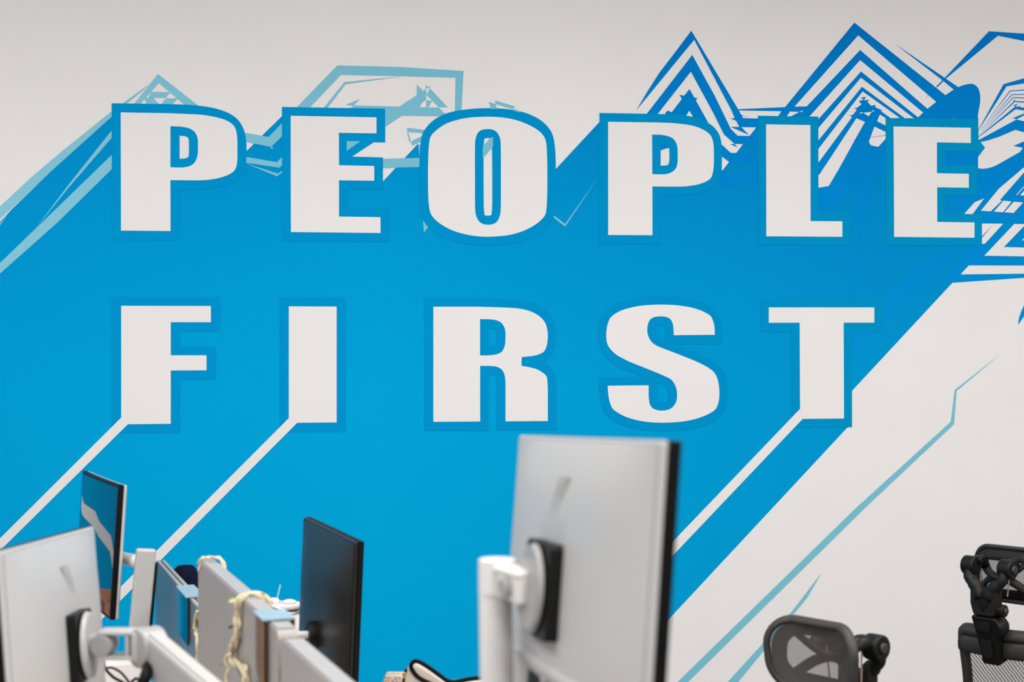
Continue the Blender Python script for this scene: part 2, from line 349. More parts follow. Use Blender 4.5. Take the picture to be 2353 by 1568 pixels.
def letter(ch, row, white, outer, holes=(), oholes=()):
    o = decal('letter', white, V_white, 6, holes, label='white letter %s of the %s word' % (ch, row))
    decal('letter_outline', outer, V_out, 4, oholes, parent=o, label='darker blue outline around the letter %s' % ch)
letter('P', 'upper', A((837, 388), (1180, 394)) + S(A((1300, 399), (1400, 405), (1490, 420), (1560, 440), (1610, 470), (1633, 505), (1643, 560), (1645, 640), (1644, 720), (1635, 770), (1615, 800), (1570, 825), (1500, 846), (1430, 856), (1370, 859))) + A((1181, 857), (1182, 1210), (839, 1207)),
       A((774, 324), (1180, 330)) + S(A((1290, 334), (1371, 340), (1480, 357), (1580, 390), (1650, 440), (1690, 510), (1706, 590), (1707, 700), (1700, 770), (1680, 818), (1640, 858), (1570, 888), (1480, 910), (1380, 922), (1300, 925))) + A((1244, 926), (1244, 1273), (775, 1271)),
       [A((1181, 483)) + S(A((1250, 486), (1310, 498), (1350, 525), (1370, 570), (1372, 630), (1370, 680), (1355, 725), (1325, 755), (1280, 768), (1235, 770))) + A((1181, 768))],
       [A((1244, 548)) + S(A((1280, 551), (1303, 562), (1309, 590), (1309, 670), (1303, 697), (1280, 707))) + A((1244, 709))])
letter('E', 'upper', B((430, 497), (1149, 511), (1149, 645), (834, 640), (835, 912), (1130, 918), (1130, 1042), (835, 1038), (835, 1342), (1182, 1347), (1183, 1480), (432, 1472)),
       B((357, 423), (1222, 437), (1222, 720), (908, 717), (908, 838), (1203, 846), (1203, 1115), (908, 1114), (908, 1272), (1255, 1275), (1256, 1556), (357, 1548)))
letter('O', 'upper', SC(C((685, 444), (570, 450), (470, 470), (390, 500), (320, 550), (287, 590), (275, 640), (270, 720), (267, 850), (268, 980), (272, 1080), (285, 1150), (320, 1200), (380, 1245), (460, 1285), (560, 1312), (640, 1323), (710, 1326), (790, 1322), (870, 1312), (960, 1286), (1035, 1250), (1090, 1210), (1128, 1165), (1138, 1110), (1143, 1000), (1144, 850), (1142, 740), (1137, 650), (1125, 600), (1090, 555), (1030, 515), (950, 480), (870, 458), (780, 446))),
       SC(C((690, 380), (560, 388), (450, 405), (370, 432), (300, 475), (245, 535), (218, 600), (207, 700), (202, 820), (202, 950), (206, 1060), (217, 1140), (240, 1210), (290, 1270), (370, 1325), (470, 1362), (580, 1383), (705, 1391), (830, 1383), (940, 1362), (1040, 1325), (1115, 1275), (1165, 1215), (1190, 1150), (1202, 1060), (1206, 950), (1206, 800), (1202, 690), (1190, 600), (1165, 540), (1110, 480), (1040, 437), (950, 405), (830, 385))),
       [SC(C((708, 534), (665, 540), (635, 560), (618, 600), (612, 660), (612, 900), (613, 1110), (620, 1170), (640, 1210), (670, 1232), (708, 1238), (745, 1233), (775, 1213), (795, 1170), (802, 1110), (803, 900), (802, 660), (795, 600), (775, 560), (745, 540)))],
       [C((682, 603), (706, 598), (733, 603), (738, 640), (740, 850), (740, 1080), (737, 1140), (734, 1166), (708, 1172), (682, 1168), (677, 1110), (675, 900), (676, 650))])
letter('P', 'upper', M((205, 175), (700, 182)) + S(M((850, 188), (950, 198), (1040, 212), (1120, 237), (1180, 268), (1225, 305), (1248, 350), (1260, 410), (1263, 490), (1263, 580), (1258, 650), (1245, 710), (1225, 745), (1180, 775), (1110, 800), (1040, 814), (960, 822), (850, 824))) + M((648, 822), (649, 1310), (206, 1308)),
       M((119, 86), (590, 94)) + S(M((800, 98), (985, 113), (1060, 128), (1130, 150), (1200, 182), (1260, 225), (1305, 280), (1330, 340), (1341, 410), (1344, 500), (1343, 600), (1340, 660), (1325, 730), (1290, 785), (1220, 835), (1130, 875), (1050, 897), (960, 908), (850, 910))) + M((733, 909), (733, 1402), (120, 1395)),
       [M((645, 303)) + S(M((720, 304), (790, 315), (850, 340), (885, 385), (900, 445), (901, 520), (899, 590), (880, 645), (840, 680), (790, 698), (740, 702))) + M((647, 699))],
       [M((731, 390)) + S(M((775, 395), (808, 410), (818, 460), (818, 560), (805, 604), (770, 612))) + M((731, 615))])
letter('L', 'upper', X((1760, 286), (1861.7, 287.8), (1862.2, 508.4), (1935.2, 508.9), (1935.2, 544.6), (1760.5, 543.3)),
       X((1741.2, 266.1), (1880.2, 268.4), (1880.6, 489.3), (1954, 489.5), (1954, 564), (1742.5, 562.5)))
letter('E', 'upper', N((230, 222), (1003, 235), (1003, 388), (664, 381), (664, 690), (983, 696), (983, 836), (666, 831), (667, 1178), (1040, 1183), (1040, 1336), (236, 1328)),
       N((150, 137), (1079, 147), (1083, 470), (745, 465), (747, 610), (1065, 612), (1065, 918), (747, 912), (750, 1095), (1115, 1100), (1115, 1412), (153, 1416)))
letter('F', 'lower', I((191, 169), (998, 171), (998, 317), (637, 317), (637, 615), (959, 615), (959, 750), (637, 752), (637, 1232), (250, 1236), (191, 1177)),
       I((106, 88), (1082, 90), (1082, 400), (721, 400), (721, 534), (1041, 535), (1041, 832), (721, 834), (719, 1313), (106, 1316)))
letter('I', 'lower', I((1700, 174), (2131, 176), (2131, 1220), (1775, 1223), (1700, 1182)), I((1618, 90), (2211, 96), (2211, 1304), (1618, 1306)))
letter('R', 'lower', J((199, 197), (640, 197)) + S(J((840, 203), (1000, 210), (1080, 220), (1160, 240), (1230, 272), (1285, 315), (1320, 365), (1337, 420), (1344, 490), (1338, 560), (1325, 610), (1300, 650), (1250, 675), (1190, 690), (1083, 701)))
       + S(J((1080, 788), (1160, 803), (1230, 822), (1285, 852), (1326, 887), (1337, 920), (1343, 1000), (1344, 1100))) + J((1344, 1341), (921, 1344)) + S(J((921, 960), (916, 900), (900, 850), (870, 815), (825, 796), (760, 789))) + J((667, 789), (667, 1346), (199, 1349)),
       J((109, 110)) + S(J((800, 113), (950, 120), (1070, 130), (1180, 155), (1290, 205), (1365, 270), (1405, 345), (1424, 430), (1428, 500), (1420, 590), (1400, 650), (1365, 700), (1312, 752))) + S(J((1318, 760), (1360, 795), (1400, 840), (1420, 900), (1428, 1000))) + J((1429, 1428), (832, 1434), (832, 900), (820, 886), (754, 882), (752, 1438), (110, 1439)),
       [J((666, 321)) + S(J((750, 322), (820, 330), (875, 355), (908, 400), (920, 450), (920, 540), (910, 600), (885, 645), (845, 670), (790, 681), (740, 685))) + J((666, 685))],
       [J((752, 412)) + S(J((800, 415), (826, 432), (832, 500), (826, 575), (800, 590))) + J((755, 593))])
letter('S', 'lower', S(K((1308, 492), (1307, 430), (1297, 370), (1270, 305), (1220, 268), (1150, 236), (1060, 210), (960, 193), (860, 184), (740, 181), (640, 185), (540, 194), (430, 216), (340, 245), (270, 285), (230, 325), (207, 380), (195, 440), (192, 500), (197, 560), (215, 610), (245, 650), (300, 700), (360, 733), (430, 768), (520, 805), (620, 845), (720, 885), (800, 920), (850, 945), (880, 975), (905, 1020), (918, 1070), (921, 1120), (915, 1170), (897, 1210), (865, 1245), (820, 1266), (764, 1273), (710, 1266), (665, 1243), (640, 1205), (630, 1150), (628, 1100))) + K((628, 1012), (208, 1016))
       + S(K((210, 1080), (218, 1140), (235, 1205), (260, 1255), (310, 1293), (380, 1330), (460, 1358), (550, 1379), (650, 1392), (770, 1397), (890, 1393), (1000, 1381), (1110, 1358), (1210, 1323), (1280, 1287), (1318, 1255), (1340, 1210), (1353, 1150), (1356, 1080), (1350, 1010), (1335, 945), (1310, 890), (1270, 850), (1210, 812), (1130, 772), (1030, 730), (940, 695), (850, 660), (770, 630), (710, 603), (665, 572), (635, 530), (617, 480), (614, 430), (622, 380), (645, 335), (690, 308), (760, 302), (815, 310), (855, 335), (877, 380), (884, 430), (887, 496))),
       K((1385, 586)) + S(K((1393, 480), (1388, 410), (1370, 330), (1340, 270), (1280, 215), (1190, 165), (1080, 128), (960, 105), (850, 93), (750, 90), (640, 95), (520, 107), (400, 135), (290, 175), (200, 235), (145, 305), (118, 380), (106, 460), (108, 530), (125, 600), (160, 670), (210, 735), (280, 790), (370, 840), (470, 885), (570, 925))) + K((124, 927))
       + S(K((122, 1040), (128, 1130), (150, 1230), (180, 1300), (240, 1360), (330, 1410), (440, 1447), (560, 1470), (680, 1482), (790, 1486), (920, 1480), (1050, 1465), (1170, 1437), (1280, 1395), (1370, 1335), (1415, 1260), (1440, 1170), (1446, 1080), (1440, 990), (1415, 900), (1370, 825), (1300, 765), (1210, 715), (1110, 670), (1010, 627), (915, 588))),
       (), [K((800, 397), (803, 545), (750, 525), (712, 490), (698, 440), (712, 402), (755, 393)), K((716, 985), (770, 1003), (810, 1040), (833, 1100), (833, 1170), (810, 1183), (722, 1181), (716, 1100))])
letter('T', 'lower', L((288, 204), (1344, 204), (1344, 357), (1037, 357), (1041, 1316), (627, 1320), (601, 1220), (597, 357), (288, 358)),
       L((205, 118), (1425, 116), (1427, 443), (1120, 444), (1122, 1402), (520, 1408), (516, 447), (205, 444)))
# ------------------------------------------------------------------ desks and partitions
M_part2 = mat('low_partition_laminate', (0.13, 0.135, 0.13), 0.30, noise=0.03, nscale=8)  # low pair of panels: darker and glossier than the nearer ones
M_part = mat('grey_partition_laminate', (0.30, 0.272, 0.252), 0.4, noise=0.03, nscale=8)
M_cap = mat('pale_partition_edge', (0.34, 0.33, 0.325), 0.4, noise=0.02)
M_desk = mat('white_desk_laminate', (0.7, 0.69, 0.67), 0.4, noise=0.02)
M_dleg = mat('grey_desk_steel', (0.4, 0.4, 0.4), 0.35, metal=0.6)
AL = Vector((-0.3437, 0.9391, 0)); PR = Vector((0.9391, 0.3437, 0))      # along the bench (away from camera), and to its right
def bench(d, off=0.0, z=0.0):                                              # point on the partition's right-hand face line at depth d
    return Vector((0.5246-0.366*d, d, 0)) + PR*off + Vector((0, 0, z))
BYAW = math.atan2(AL.y, AL.x)                                              # local x runs along the bench
def partition(label, d0, d1, ztop, zbot, off, t, seams=(), pm=None):
    a = bench(d0); b = bench(d1); Ln = (b-a).length
    root = thing('desk_partition', label, 'partition', bench(d0, off-t/2, 0), BYAW, 'partition screens along the bench')
    xs = [0.0] + [s*Ln for s in seams] + [Ln]
    for i, (x0, x1) in enumerate(zip(xs, xs[1:])):
        bm = NB(); prism(bm, rrect(x1-x0-0.003, ztop-zbot, 0.018, 4, (x0+x1)/2, (ztop+zbot)/2), Matrix(), t)
        link('panel', bm, pm or M_part, root, bevel=0.003)
        bm = NB(); box(bm, ((x0+x1)/2, 0, ztop+0.0015), (x1-x0-0.045, t*0.85, 0.003)); link('top_trim', bm, M_cap, root, bevel=0.001)
    for x in (0.08, Ln-0.08):
        bm = NB(); box(bm, (x, 0, zbot/2), (0.05, t*0.8, zbot)); link('foot_post', bm, M_dleg, root, bevel=0.003)
    return root
partition('grey partition whose near top dips below the right monitor, closest to camera', 1.25, 2.40, CAMZ-0.445, 0.5, 0, 0.036)
partition('grey partition with a leafy dried vine hanging over its middle', 2.425, 3.36, CAMZ-0.437, 0.5, 0, 0.036, seams=(0.37,))
partition('low grey partition, left leaf of the double pair behind the white post', 3.42, 4.32, CAMZ-0.565, 0.4, -0.0145, 0.0115, pm=M_part2)
partition('low grey partition, right leaf of the double pair nearer the navy cap', 3.42, 4.32, CAMZ-0.565, 0.4, 0, 0.0115, pm=M_part2)
def desk(label, d0, d1, o0, o1, z):
    a = bench(d0); Ln = (bench(d1)-a).length
    root = thing('desk', label, 'desk', bench(d0, 0, 0), BYAW, 'desks of the bench')
    # local y is to the left of the bench direction
    y0, y1 = -o1, -o0
    bm = NB(); box(bm, (Ln/2, (y0+y1)/2, z-0.0125), (Ln, abs(y1-y0), 0.025)); link('desktop', bm, M_desk, root, bevel=0.003)
    for x in (0.12, Ln-0.12):
        bm = NB(); box(bm, (x, (y0+y1)/2, (z-0.025)/2+0.01), (0.07, 0.06, z-0.045)); link('leg', bm, M_dleg, root, bevel=0.004)
        bm = NB(); box(bm, (x, (y0+y1)/2, 0.0125), (0.08, abs(y1-y0)*0.9, 0.025)); link('foot', bm, M_dleg, root, bevel=0.004)
    return root
ZN, ZF = 0.74, 0.64
desk('white desk on the right of the bench under the large silver monitor', 1.2, 2.9, 0.04, 0.80, ZN)
desk('white desk on the left of the bench under the leftmost silver monitor', 1.2, 2.9, -0.80, -0.06, ZN)
desk('low white desk on the right of the bench under the black monitor', 3.0, 4.38, 0.04, 0.72, ZF)
desk('low white desk on the left of the bench under the blue reflecting screen', 3.0, 4.8, -0.82, -0.09, ZF)

# ------------------------------------------------------------------ monitors
M_silver = mat('silver_plastic', (0.47, 0.458, 0.448), 0.38, noise=0.015, nscale=6)
M_black = mat('black_plastic', (0.004, 0.004, 0.004), 0.45, noise=0.1, spec=0.12)
M_gloss = mat('gloss_black_back', (0.014, 0.0105, 0.0085), 0.36, noise=0.1, nscale=5, spec=0.28)
M_screen = mat('screen_glass', (0.002, 0.006, 0.025), 0.03)
M_screen.node_tree.nodes['Principled BSDF'].inputs['IOR'].default_value = 2.3
M_plate = mat('dark_plate', (0.006, 0.006, 0.006), 0.45, noise=0.08, spec=0.2)
M_arm = mat('white_arm_paint', (0.70, 0.68, 0.665), 0.35, noise=0.01)
M_armg = mat('grey_arm_paint', (0.31, 0.302, 0.294), 0.35, noise=0.01)
M_armm = mat('pale_arm_paint', (0.43, 0.418, 0.405), 0.4, noise=0.01)
M_logo = mat('logo_metal', (0.56, 0.55, 0.54), 0.3)
def monitor(label, PL, PR_, up, H_, back, edge, curve=0.0, logo=1, plate=True, ports=True, bulge=0.022):
    """PL, PR_: top corners as seen from behind the monitor (left, right). Local x left to right, z up, -y the back."""
    PL, PR_, up = Vector(PL), Vector(PR_), Vector(up)
    x = (PR_-PL); W = x.length; x.normalize(); z = (up - x*up.dot(x)).normalized(); y = z.cross(x)
    c = (PL+PR_)/2 - z*H_/2
    Mx = Matrix(((x.x, y.x, z.x, c.x), (x.y, y.y, z.y, c.y), (x.z, y.z, z.z, c.z), (0, 0, 0, 1)))
    root = thing('monitor', label, 'monitor', matrix=Mx, group='desk monitors')
    def cy(xx): return curve*(1-(2*xx/W)**2)
    # front bezel frame (black rim, 18 mm deep at the front)
    def slab(bm, w_, h_, y0, y1, r, nx=12, dome=0.0):
        poly = rrect(w_, h_, r, 4)
        # subdivided grid so that curved screens follow the bend
        xs = [-w_/2+w_*i/nx for i in range(nx+1)]; zs = [-h_/2, -h_/2+r, h_/2-r, h_/2]
        def pt(xx, zz, yy):
            if dome:
                k = max(0, 1-max(abs(2*xx/w_), 0)**4)*max(0, 1-abs(2*zz/h_)**4); yy = yy-dome*k
            return bm.verts.new((xx, yy+cy(xx), zz))
        nz = 10; zs = [-h_/2+h_*j/nz for j in range(nz+1)]
        Fv = [[pt(a, b, y0) for b in zs] for a in xs]; d0 = dome; 
        Bv = [[bm.verts.new((a, y1+cy(a), b)) for b in zs] for a in xs]
        for i in range(nx):
            for j in range(nz):
                bm.faces.new((Fv[i][j], Fv[i+1][j], Fv[i+1][j+1], Fv[i][j+1])); bm.faces.new((Bv[i][j+1], Bv[i+1][j+1], Bv[i+1][j], Bv[i][j]))
        for i in range(nx):
            bm.faces.new((Fv[i][0], Bv[i][0], Bv[i+1][0], Fv[i+1][0])); bm.faces.new((Fv[i+1][nz], Bv[i+1][nz], Bv[i][nz], Fv[i][nz]))
        for j in range(nz):
            bm.faces.new((Fv[0][j+1], Bv[0][j+1], Bv[0][j], Fv[0][j])); bm.faces.new((Fv[nx][j], Bv[nx][j], Bv[nx][j+1], Fv[nx][j+1]))
        return bm
    bm = slab(NB(), W, H_, 0.0, 0.013, 0.004); part_label(link('bezel', bm, M_black, root, bevel=0.0015), 'black front bezel')
    bm = slab(NB(), W-0.016, H_-0.018, 0.0132, 0.0142, 0.002); link('screen', bm, M_screen, root)
    bm = slab(NB(), W-0.002, H_-0.002, -0.009, -0.0003, 0.01); link('rear_frame', bm, edge, root, bevel=0.003)
    shell = link('rear_shell', slab(NB(), W-0.012, H_-0.012, -0.010, -0.0095, 0.01, 20, bulge), back, root)
    zb = -(0.010+bulge)
    if plate:
        bm = NB(); prism(bm, rrect(0.112, 0.112, 0.008, 4), Matrix.Translation((0, zb-0.006, 0)), 0.020); link('mount_recess', bm, M_plate, shell, bevel=0.004)
    if ports:
        bm = NB(); prism(bm, [(-0.15, -0.008), (0.15, -0.008), (0.14, 0.006), (-0.14, 0.006)], Matrix.Translation((0, zb+0.005, -0.092)), 0.018); link('port_ledge', bm, back, shell, bevel=0.004)
        bm = NB()
        for xx in (-0.055, 0.03): prism(bm, rrect(0.062, 0.024, 0.004, 3), Matrix.Translation((xx, zb+0.010, -0.118)), 0.014)
        link('port_recess', bm, M_plate, shell, bevel=0.002)
    if logo:
        for k in range(3):
            x0 = -0.016+0.014*k; q = 0.020*logo
            bm = NB(); prism(bm, [(x0-q, -0.026), (x0-q+0.006, -0.026), (x0+q+0.006, 0.026), (x0+q, 0.026)], Matrix.Translation((0, zb+0.0045, 0.108)), 0.006); link('emblem_bar', bm, M_logo, shell)
    return root, Mx, zb
# the large silver monitor, right
mr, Mr, zbr = monitor('large silver monitor seen from behind on a thick white pole, right of centre', at(1207, 1000, 2.0), at(1540, 1012, 1.4), (0.07, 0.05, 1), 0.365, M_silver, M_silver)
# leftmost silver monitor
ml, Ml, zbl = monitor('silver monitor seen from behind at the left edge, on a jointed arm', at(-12, 1268, 2.05), at(205, 1210, 2.65), (-0.085, 0, 1), 0.365, M_silver, M_silver, logo=-1)
# black-backed monitor
mb, Mb, zbb = monitor('black monitor with glossy dark back beside the white tumbler', at(705, 1188, 3.87), at(825, 1245, 3.30), (0.045, 0, 1), 0.365, M_gloss, M_gloss, logo=0, plate=False, ports=False, bulge=0.02)
# screen reflecting the blue wall
ms, Ms, zbs = monitor('curved monitor on a flat white post, its glossy screen reflecting the blue wall', at(285, 1115, 3.80), at(200, 1082, 4.36), (0.07, 0, 1), 0.36, M_silver, M_silver, curve=0.006, logo=0, ports=False, bulge=0.02)

def W3(Mx, x, y, z): return Mx @ Vector((x, y, z))
# ---- arm of the large silver monitor: pole, bracket, head disc
def arm_head(root, Mx, zb, r=0.062):
    bm = NB(); cyl(bm, W3(Mx, 0, zb-0.019, 0), W3(Mx, 0, zb-0.028, 0), r, r*0.96, 32); link('head_disc', bm, M_armg, root, bevel=0.003)
pole_b = Vector((-0.012, 1.76, ZN)); pole_t = Vector((-0.021, 1.76, CAMZ-0.238))
def lk(name, bm, m, root, **k):                      # world-space mesh hung under an unrotated Empty
    o = link(name, bm, m, root, **k)
    for v in o.data.vertices: v.co = v.co - root.location
    return o
def under(name, bm, m, parent, Mx=None, **k):        # world-space mesh hung under a monitor (its matrix given) or under a part already in world space
    o = link(name, bm, m, None, **k); o.parent = parent
    if Mx is not None: o.matrix_parent_inverse = Mx.inverted()
    return o
bm = NB(); cyl(bm, pole_b+Vector((0, 0, 0.012)), pole_t, 0.0205, 0.0205, 40); ar = under('monitor_arm', bm, M_arm, mr, Mr, bevel=0.007, seg=4)
bm = NB(); cyl(bm, pole_b, pole_b+Vector((0, 0, 0.012)), 0.06, 0.058, 40); under('base_plate', bm, M_arm, ar, bevel=0.003)
hd = W3(Mr, 0, zbr-0.024, 0)
bm = NB(); cyl(bm, W3(Mr, 0, zbr-0.019, 0), W3(Mr, 0, zbr-0.026, 0), 0.054, 0.050, 40); under('head_disc', bm, M_armg, ar, bevel=0.002)
br0 = Vector((-0.018, 1.76, hd.z+0.002))
bx_ = (hd-br0); bx_.z = 0; bl_ = bx_.length; bx_.normalize(); by_ = Vector((-bx_.y, bx_.x, 0)); Rb = Matrix((bx_, by_, Vector((0, 0, 1)))).transposed()
bm = NB(); box(bm, (br0+hd)/2+Vector((0, 0, 0.014)), (bl_, 0.030, 0.009), Rb); box(bm, (br0+hd)/2+bx_*0.012-Vector((0, 0, 0.004)), (bl_-0.024, 0.024, 0.034), Rb); under('bracket', bm, M_arm, ar, bevel=0.004, seg=3)
bm = NB(); cyl(bm, br0.lerp(hd, 0.62)+by_*0.018-Vector((0, 0, 0.004)), br0.lerp(hd, 0.62)-by_*0.020-Vector((0, 0, 0.004)), 0.013, 0.013, 24); under('pivot_knob', bm, M_armg, ar, bevel=0.003)
bm = NB(); cyl(bm, br0-Vector((0, 0, 0.022)), br0+Vector((0, 0, 0.022)), 0.0235, 0.0235, 32); under('pole_collar', bm, M_arm, ar, bevel=0.002)
bm = NB(); box(bm, Vector((-0.0135, 1.7388, 1.245)), (0.012, 0.004, 0.05)); under('cable_slot', bm, M_armg, ar, bevel=0.002)

# ---- jointed arm of the left monitor
J1 = at(300, 1478, 2.33); J2 = at(560, 1668, 2.12); base = Vector((J2.x, J2.y, ZN))
hl = W3(Ml, 0, zbl-0.026, 0)
bm = NB(); cyl(bm, base+Vector((0, 0, 0.012)), J2+Vector((0, 0, 0.03)), 0.021, 0.021, 32); al = under('monitor_arm', bm, M_armg, ml, Ml, bevel=0.004)
bm = NB(); cyl(bm, W3(Ml, 0, zbl-0.019, 0), W3(Ml, 0, zbl-0.027, 0), 0.056, 0.052, 40); under('head_disc', bm, M_armm, al, bevel=0.002)
k1 = at(240, 1480, 2.34)
bm = NB(); tube(bm, [hl, hl.lerp(k1, 0.5)+Vector((0, 0, 0.002)), k1], [0.017, 0.016, 0.015], 16, smooth=5); under('tilt_neck', bm, M_armm, al)
bm = NB(); cyl(bm, k1+Vector((0.0, -0.026, 0)), k1+Vector((0.0, 0.022, 0)), 0.019, 0.019, 24); under('pivot_knob', bm, M_armg, al, bevel=0.004)
fk = at(268, 1482, 2.335)
bm = NB(); box(bm, (k1+J1)/2+Vector((0.006, 0, 0.0195)), ((J1-k1).length+0.02, 0.040, 0.007)); box(bm, (k1+J1)/2+Vector((0.006, 0, -0.0215)), ((J1-k1).length+0.02, 0.040, 0.007)); box(bm, (k1+J1)/2+Vector((0.02, 0, 0)), (0.006, 0.036, 0.04))
under('fork', bm, M_armm, al, bevel=0.002)
bm = NB(); cyl(bm, J1+Vector((0.022, 0, -0.030)), J1+Vector((0.022, 0, 0.020)), 0.022, 0.022, 32); under('elbow_joint', bm, M_armm, al, bevel=0.005)
J1b = J1+Vector((0.03, -0.004, 0.0))
d = (J2-J1b); Ln = d.length; xx = d.normalized(); yy = Vector((0, 0, 1)).cross(xx).normalized(); zz = xx.cross(yy)
Rm = Matrix((xx, yy, zz)).transposed()
J1b.z -= 0.006; J2.z -= 0.012
bm = NB(); cyl(bm, J1b+yy*0.022, J1b-yy*0.022, 0.033, 0.033, 36); under('elbow_disc', bm, M_armg, al, bevel=0.005, seg=3)
bm = NB(); box(bm, (J1b+J2)/2, (Ln, 0.034, 0.066), Rm); under('lower_link', bm, M_armg, al, bevel=0.011, seg=4)
bm = NB(); box(bm, (J1b+J2)/2+zz*0.033, (Ln*0.94, 0.022, 0.006), Rm); under('link_cover', bm, M_armm, al, bevel=0.002)
bm = NB(); cyl(bm, base, base+Vector((0, 0, 0.012)), 0.055, 0.052, 32); under('base_plate', bm, M_armg, al, bevel=0.003)
cb = at(338, 1545, 2.28)
bm = NB(); tube(bm, [J1b+Vector((0.0, 0.0, -0.025)), cb, cb+Vector((-0.012, -0.01, -0.03)), cb+Vector((-0.05, -0.01, -0.07)), cb+Vector((-0.05, 0.0, -0.16))], 0.010, 10, smooth=5); part_label(under('cable_clip', bm, M_black, al), 'black cable strap under the elbow')

# ---- flat white post of the blue screen's arm
pb = at(308, 1640, 3.72); pt = at(336, 1262, 3.72); pb.z = ZF; 
pdir = (pt - at(308, 1568, 3.72)); pb = pt - pdir*((pt.z-ZF)/pdir.z)
xx = Vector((0.93, 0.36, 0)).normalized()
zz = (pt-pb).normalized(); yy = zz.cross(xx).normalized(); xx = yy.cross(zz); Rm = Matrix((xx, yy, zz)).transposed()
bm = NB(); box(bm, pb.lerp(pt, 0.505), (0.050, 0.030, (pt-pb).length*0.99), Rm); as_ = under('monitor_arm', bm, M_armm, ms, Ms, bevel=0.006, seg=3)
bm = NB(); box(bm, pb.lerp(pt, 0.47)+xx*0.029+yy*0.004, (0.008, 0.024, (pt-pb).length*0.93), Rm); under('cable_channel', bm, M_plate, as_, bevel=0.002)
bm = NB(); box(bm, pb+Vector((0, 0, 0.006)), (0.11, 0.09, 0.012)); under('base_plate', bm, M_arm, as_, bevel=0.003)
bz = pt-zz*0.045
tgt = W3(Ms, 0, zbs-0.022, 0.0); zl = 1.122-tgt.z; tgt = W3(Ms, 0, zbs-0.022, zl); bz.z += 0.008
bm = NB(); cyl(bm, W3(Ms, 0, zbs+0.006, zl), W3(Ms, 0, zbs-0.024, zl), 0.05, 0.05, 32); under('head_disc', bm, M_arm, as_, bevel=0.002)
bm = NB(); tube(bm, [bz, bz.lerp(tgt, 0.5), tgt], 0.018, 12); under('arm_bar', bm, M_arm, as_)

# ---- arm of the black monitor, mostly hidden behind the partition
hb = W3(Mb, 0, zbb-0.016, -0.085); pp = Vector((hb.x-0.16, hb.y-0.03, ZF))
bm = NB(); cyl(bm, pp+Vector((0, 0, .012)), Vector((pp.x, pp.y, hb.z+0.02)), 0.018, 0.018, 24); ab = under('monitor_arm', bm, M_armg, mb, Mb, bevel=0.004)
bm = NB(); cyl(bm, W3(Mb, 0, zbb+0.006, -0.085), W3(Mb, 0, zbb-0.018, -0.085), 0.035, 0.035, 24); under('head_disc', bm, M_plate, ab, bevel=0.002)
bm = NB(); cyl(bm, pp, pp+Vector((0, 0, .012)), 0.055, 0.055, 24); under('base_plate', bm, M_armg, ab)
bm = NB(); tube(bm, [Vector((pp.x, pp.y, hb.z)), hb], 0.010, 12); under('arm_bar', bm, M_arm, ab)

# ------------------------------------------------------------------ things on and over the partitions
M_vine = mat('dried_vine', (0.62, 0.52, 0.36), 0.75, noise=0.30, nscale=90, bump=0.6, bscale=250)
M_leaf = mat('vine_leaf', (0.42, 0.44, 0.16), 0.6, noise=0.3, nscale=120)
M_leafd = mat('vine_leaf_dark', (0.20, 0.17, 0.04), 0.6, noise=0.3, nscale=120)
def face_pt(px, py, off=0.0):                         # point on the left face of the partition line under a picture position, pushed off it
    u = (px-CX)/FPX; k = 0.4873-off*1.064
    d_ = k/(u+0.366); return at(px, py, d_)
def strand(bm, pts, r, amp, turns, ph, n=110):
    P = cat_rom(pts, False, max(4, n//max(1, len(pts)-1))); out = []; rr = []
    for i, p in enumerate(P):
        a = ph+turns*2*PI*i/len(P)
        out.append(p+Vector((math.cos(a)*amp, math.sin(a)*amp*0.6, math.sin(a)*amp*0.5)))
    tube(bm, out, r, 7)
def vine(label, pts, r, leaves, twin=True):
    P = [Vector(p) for p in pts]; root = thing('dried_vine', label, 'vine', P[-1], group='dried vines over the partitions')
    for k in range(2 if twin else 1):
        bm = NB(); strand(bm, P, r*0.8, r*0.75, 2.4*max(1, len(P)/6), k*PI+0.4); lk('stem', bm, M_vine, root)
    PP = cat_rom(P, False, 12)
    for i in range(leaves):
        c = PP[int((i+0.5)/leaves*len(PP))]; a = random.random()*2*PI
        bm = NB(); s = r*random.uniform(1.5, 2.6)
        Rt = Matrix.Rotation(a, 3, 'Z') @ Matrix.Rotation(random.uniform(-1, 1), 3, 'X')
        vs = [(0, 0, 0), (0.45, 0.35, 0.08), (1.0, 0.42, 0), (1.5, 0, -0.1), (1.0, -0.42, 0), (0.45, -0.35, 0.08), (0.8, 0, 0.14)]
        V = [bm.verts.new(c + Vector((-0.5*r, -0.5*r, 0)) + Rt @ (Vector(v)*s)) for v in vs]
        for j in range(6): bm.faces.new((V[j], V[(j+1) % 6], V[6]))
        o = lk('leaf', bm, M_leaf if i % 3 else M_leafd, root)
    return root
R1 = 0.006
top = CAMZ-0.437
c0 = face_pt(552, 1395, 0.008); c0.z = top-0.008
over = c0 + PR*0.028; over.z = top+0.012; over2 = c0 + PR*0.052; over2.z = top-0.004
vine('thick dried vine draped over the middle partition, green leaf bits along it', [over2+Vector((0, 0, -0.03)), over2, over, c0+Vector((0, 0, 0.012)), face_pt(546, 1412, 0.010), face_pt(545, 1455, 0.010), face_pt(533, 1500, 0.010), face_pt(538, 1522, 0.011), face_pt(560, 1535, 0.011), face_pt(566, 1570, 0.010), face_pt(560, 1640, 0.010)], R1, 14)
vine('straight dried vine tail hanging below the draped one near frame bottom', [face_pt(524, 1504, 0.030), face_pt(522, 1530, 0.030), face_pt(525, 1570, 0.028), face_pt(522, 1650, 0.026)], 0.0045, 5, twin=False)
e = bench(3.31, -0.04); 
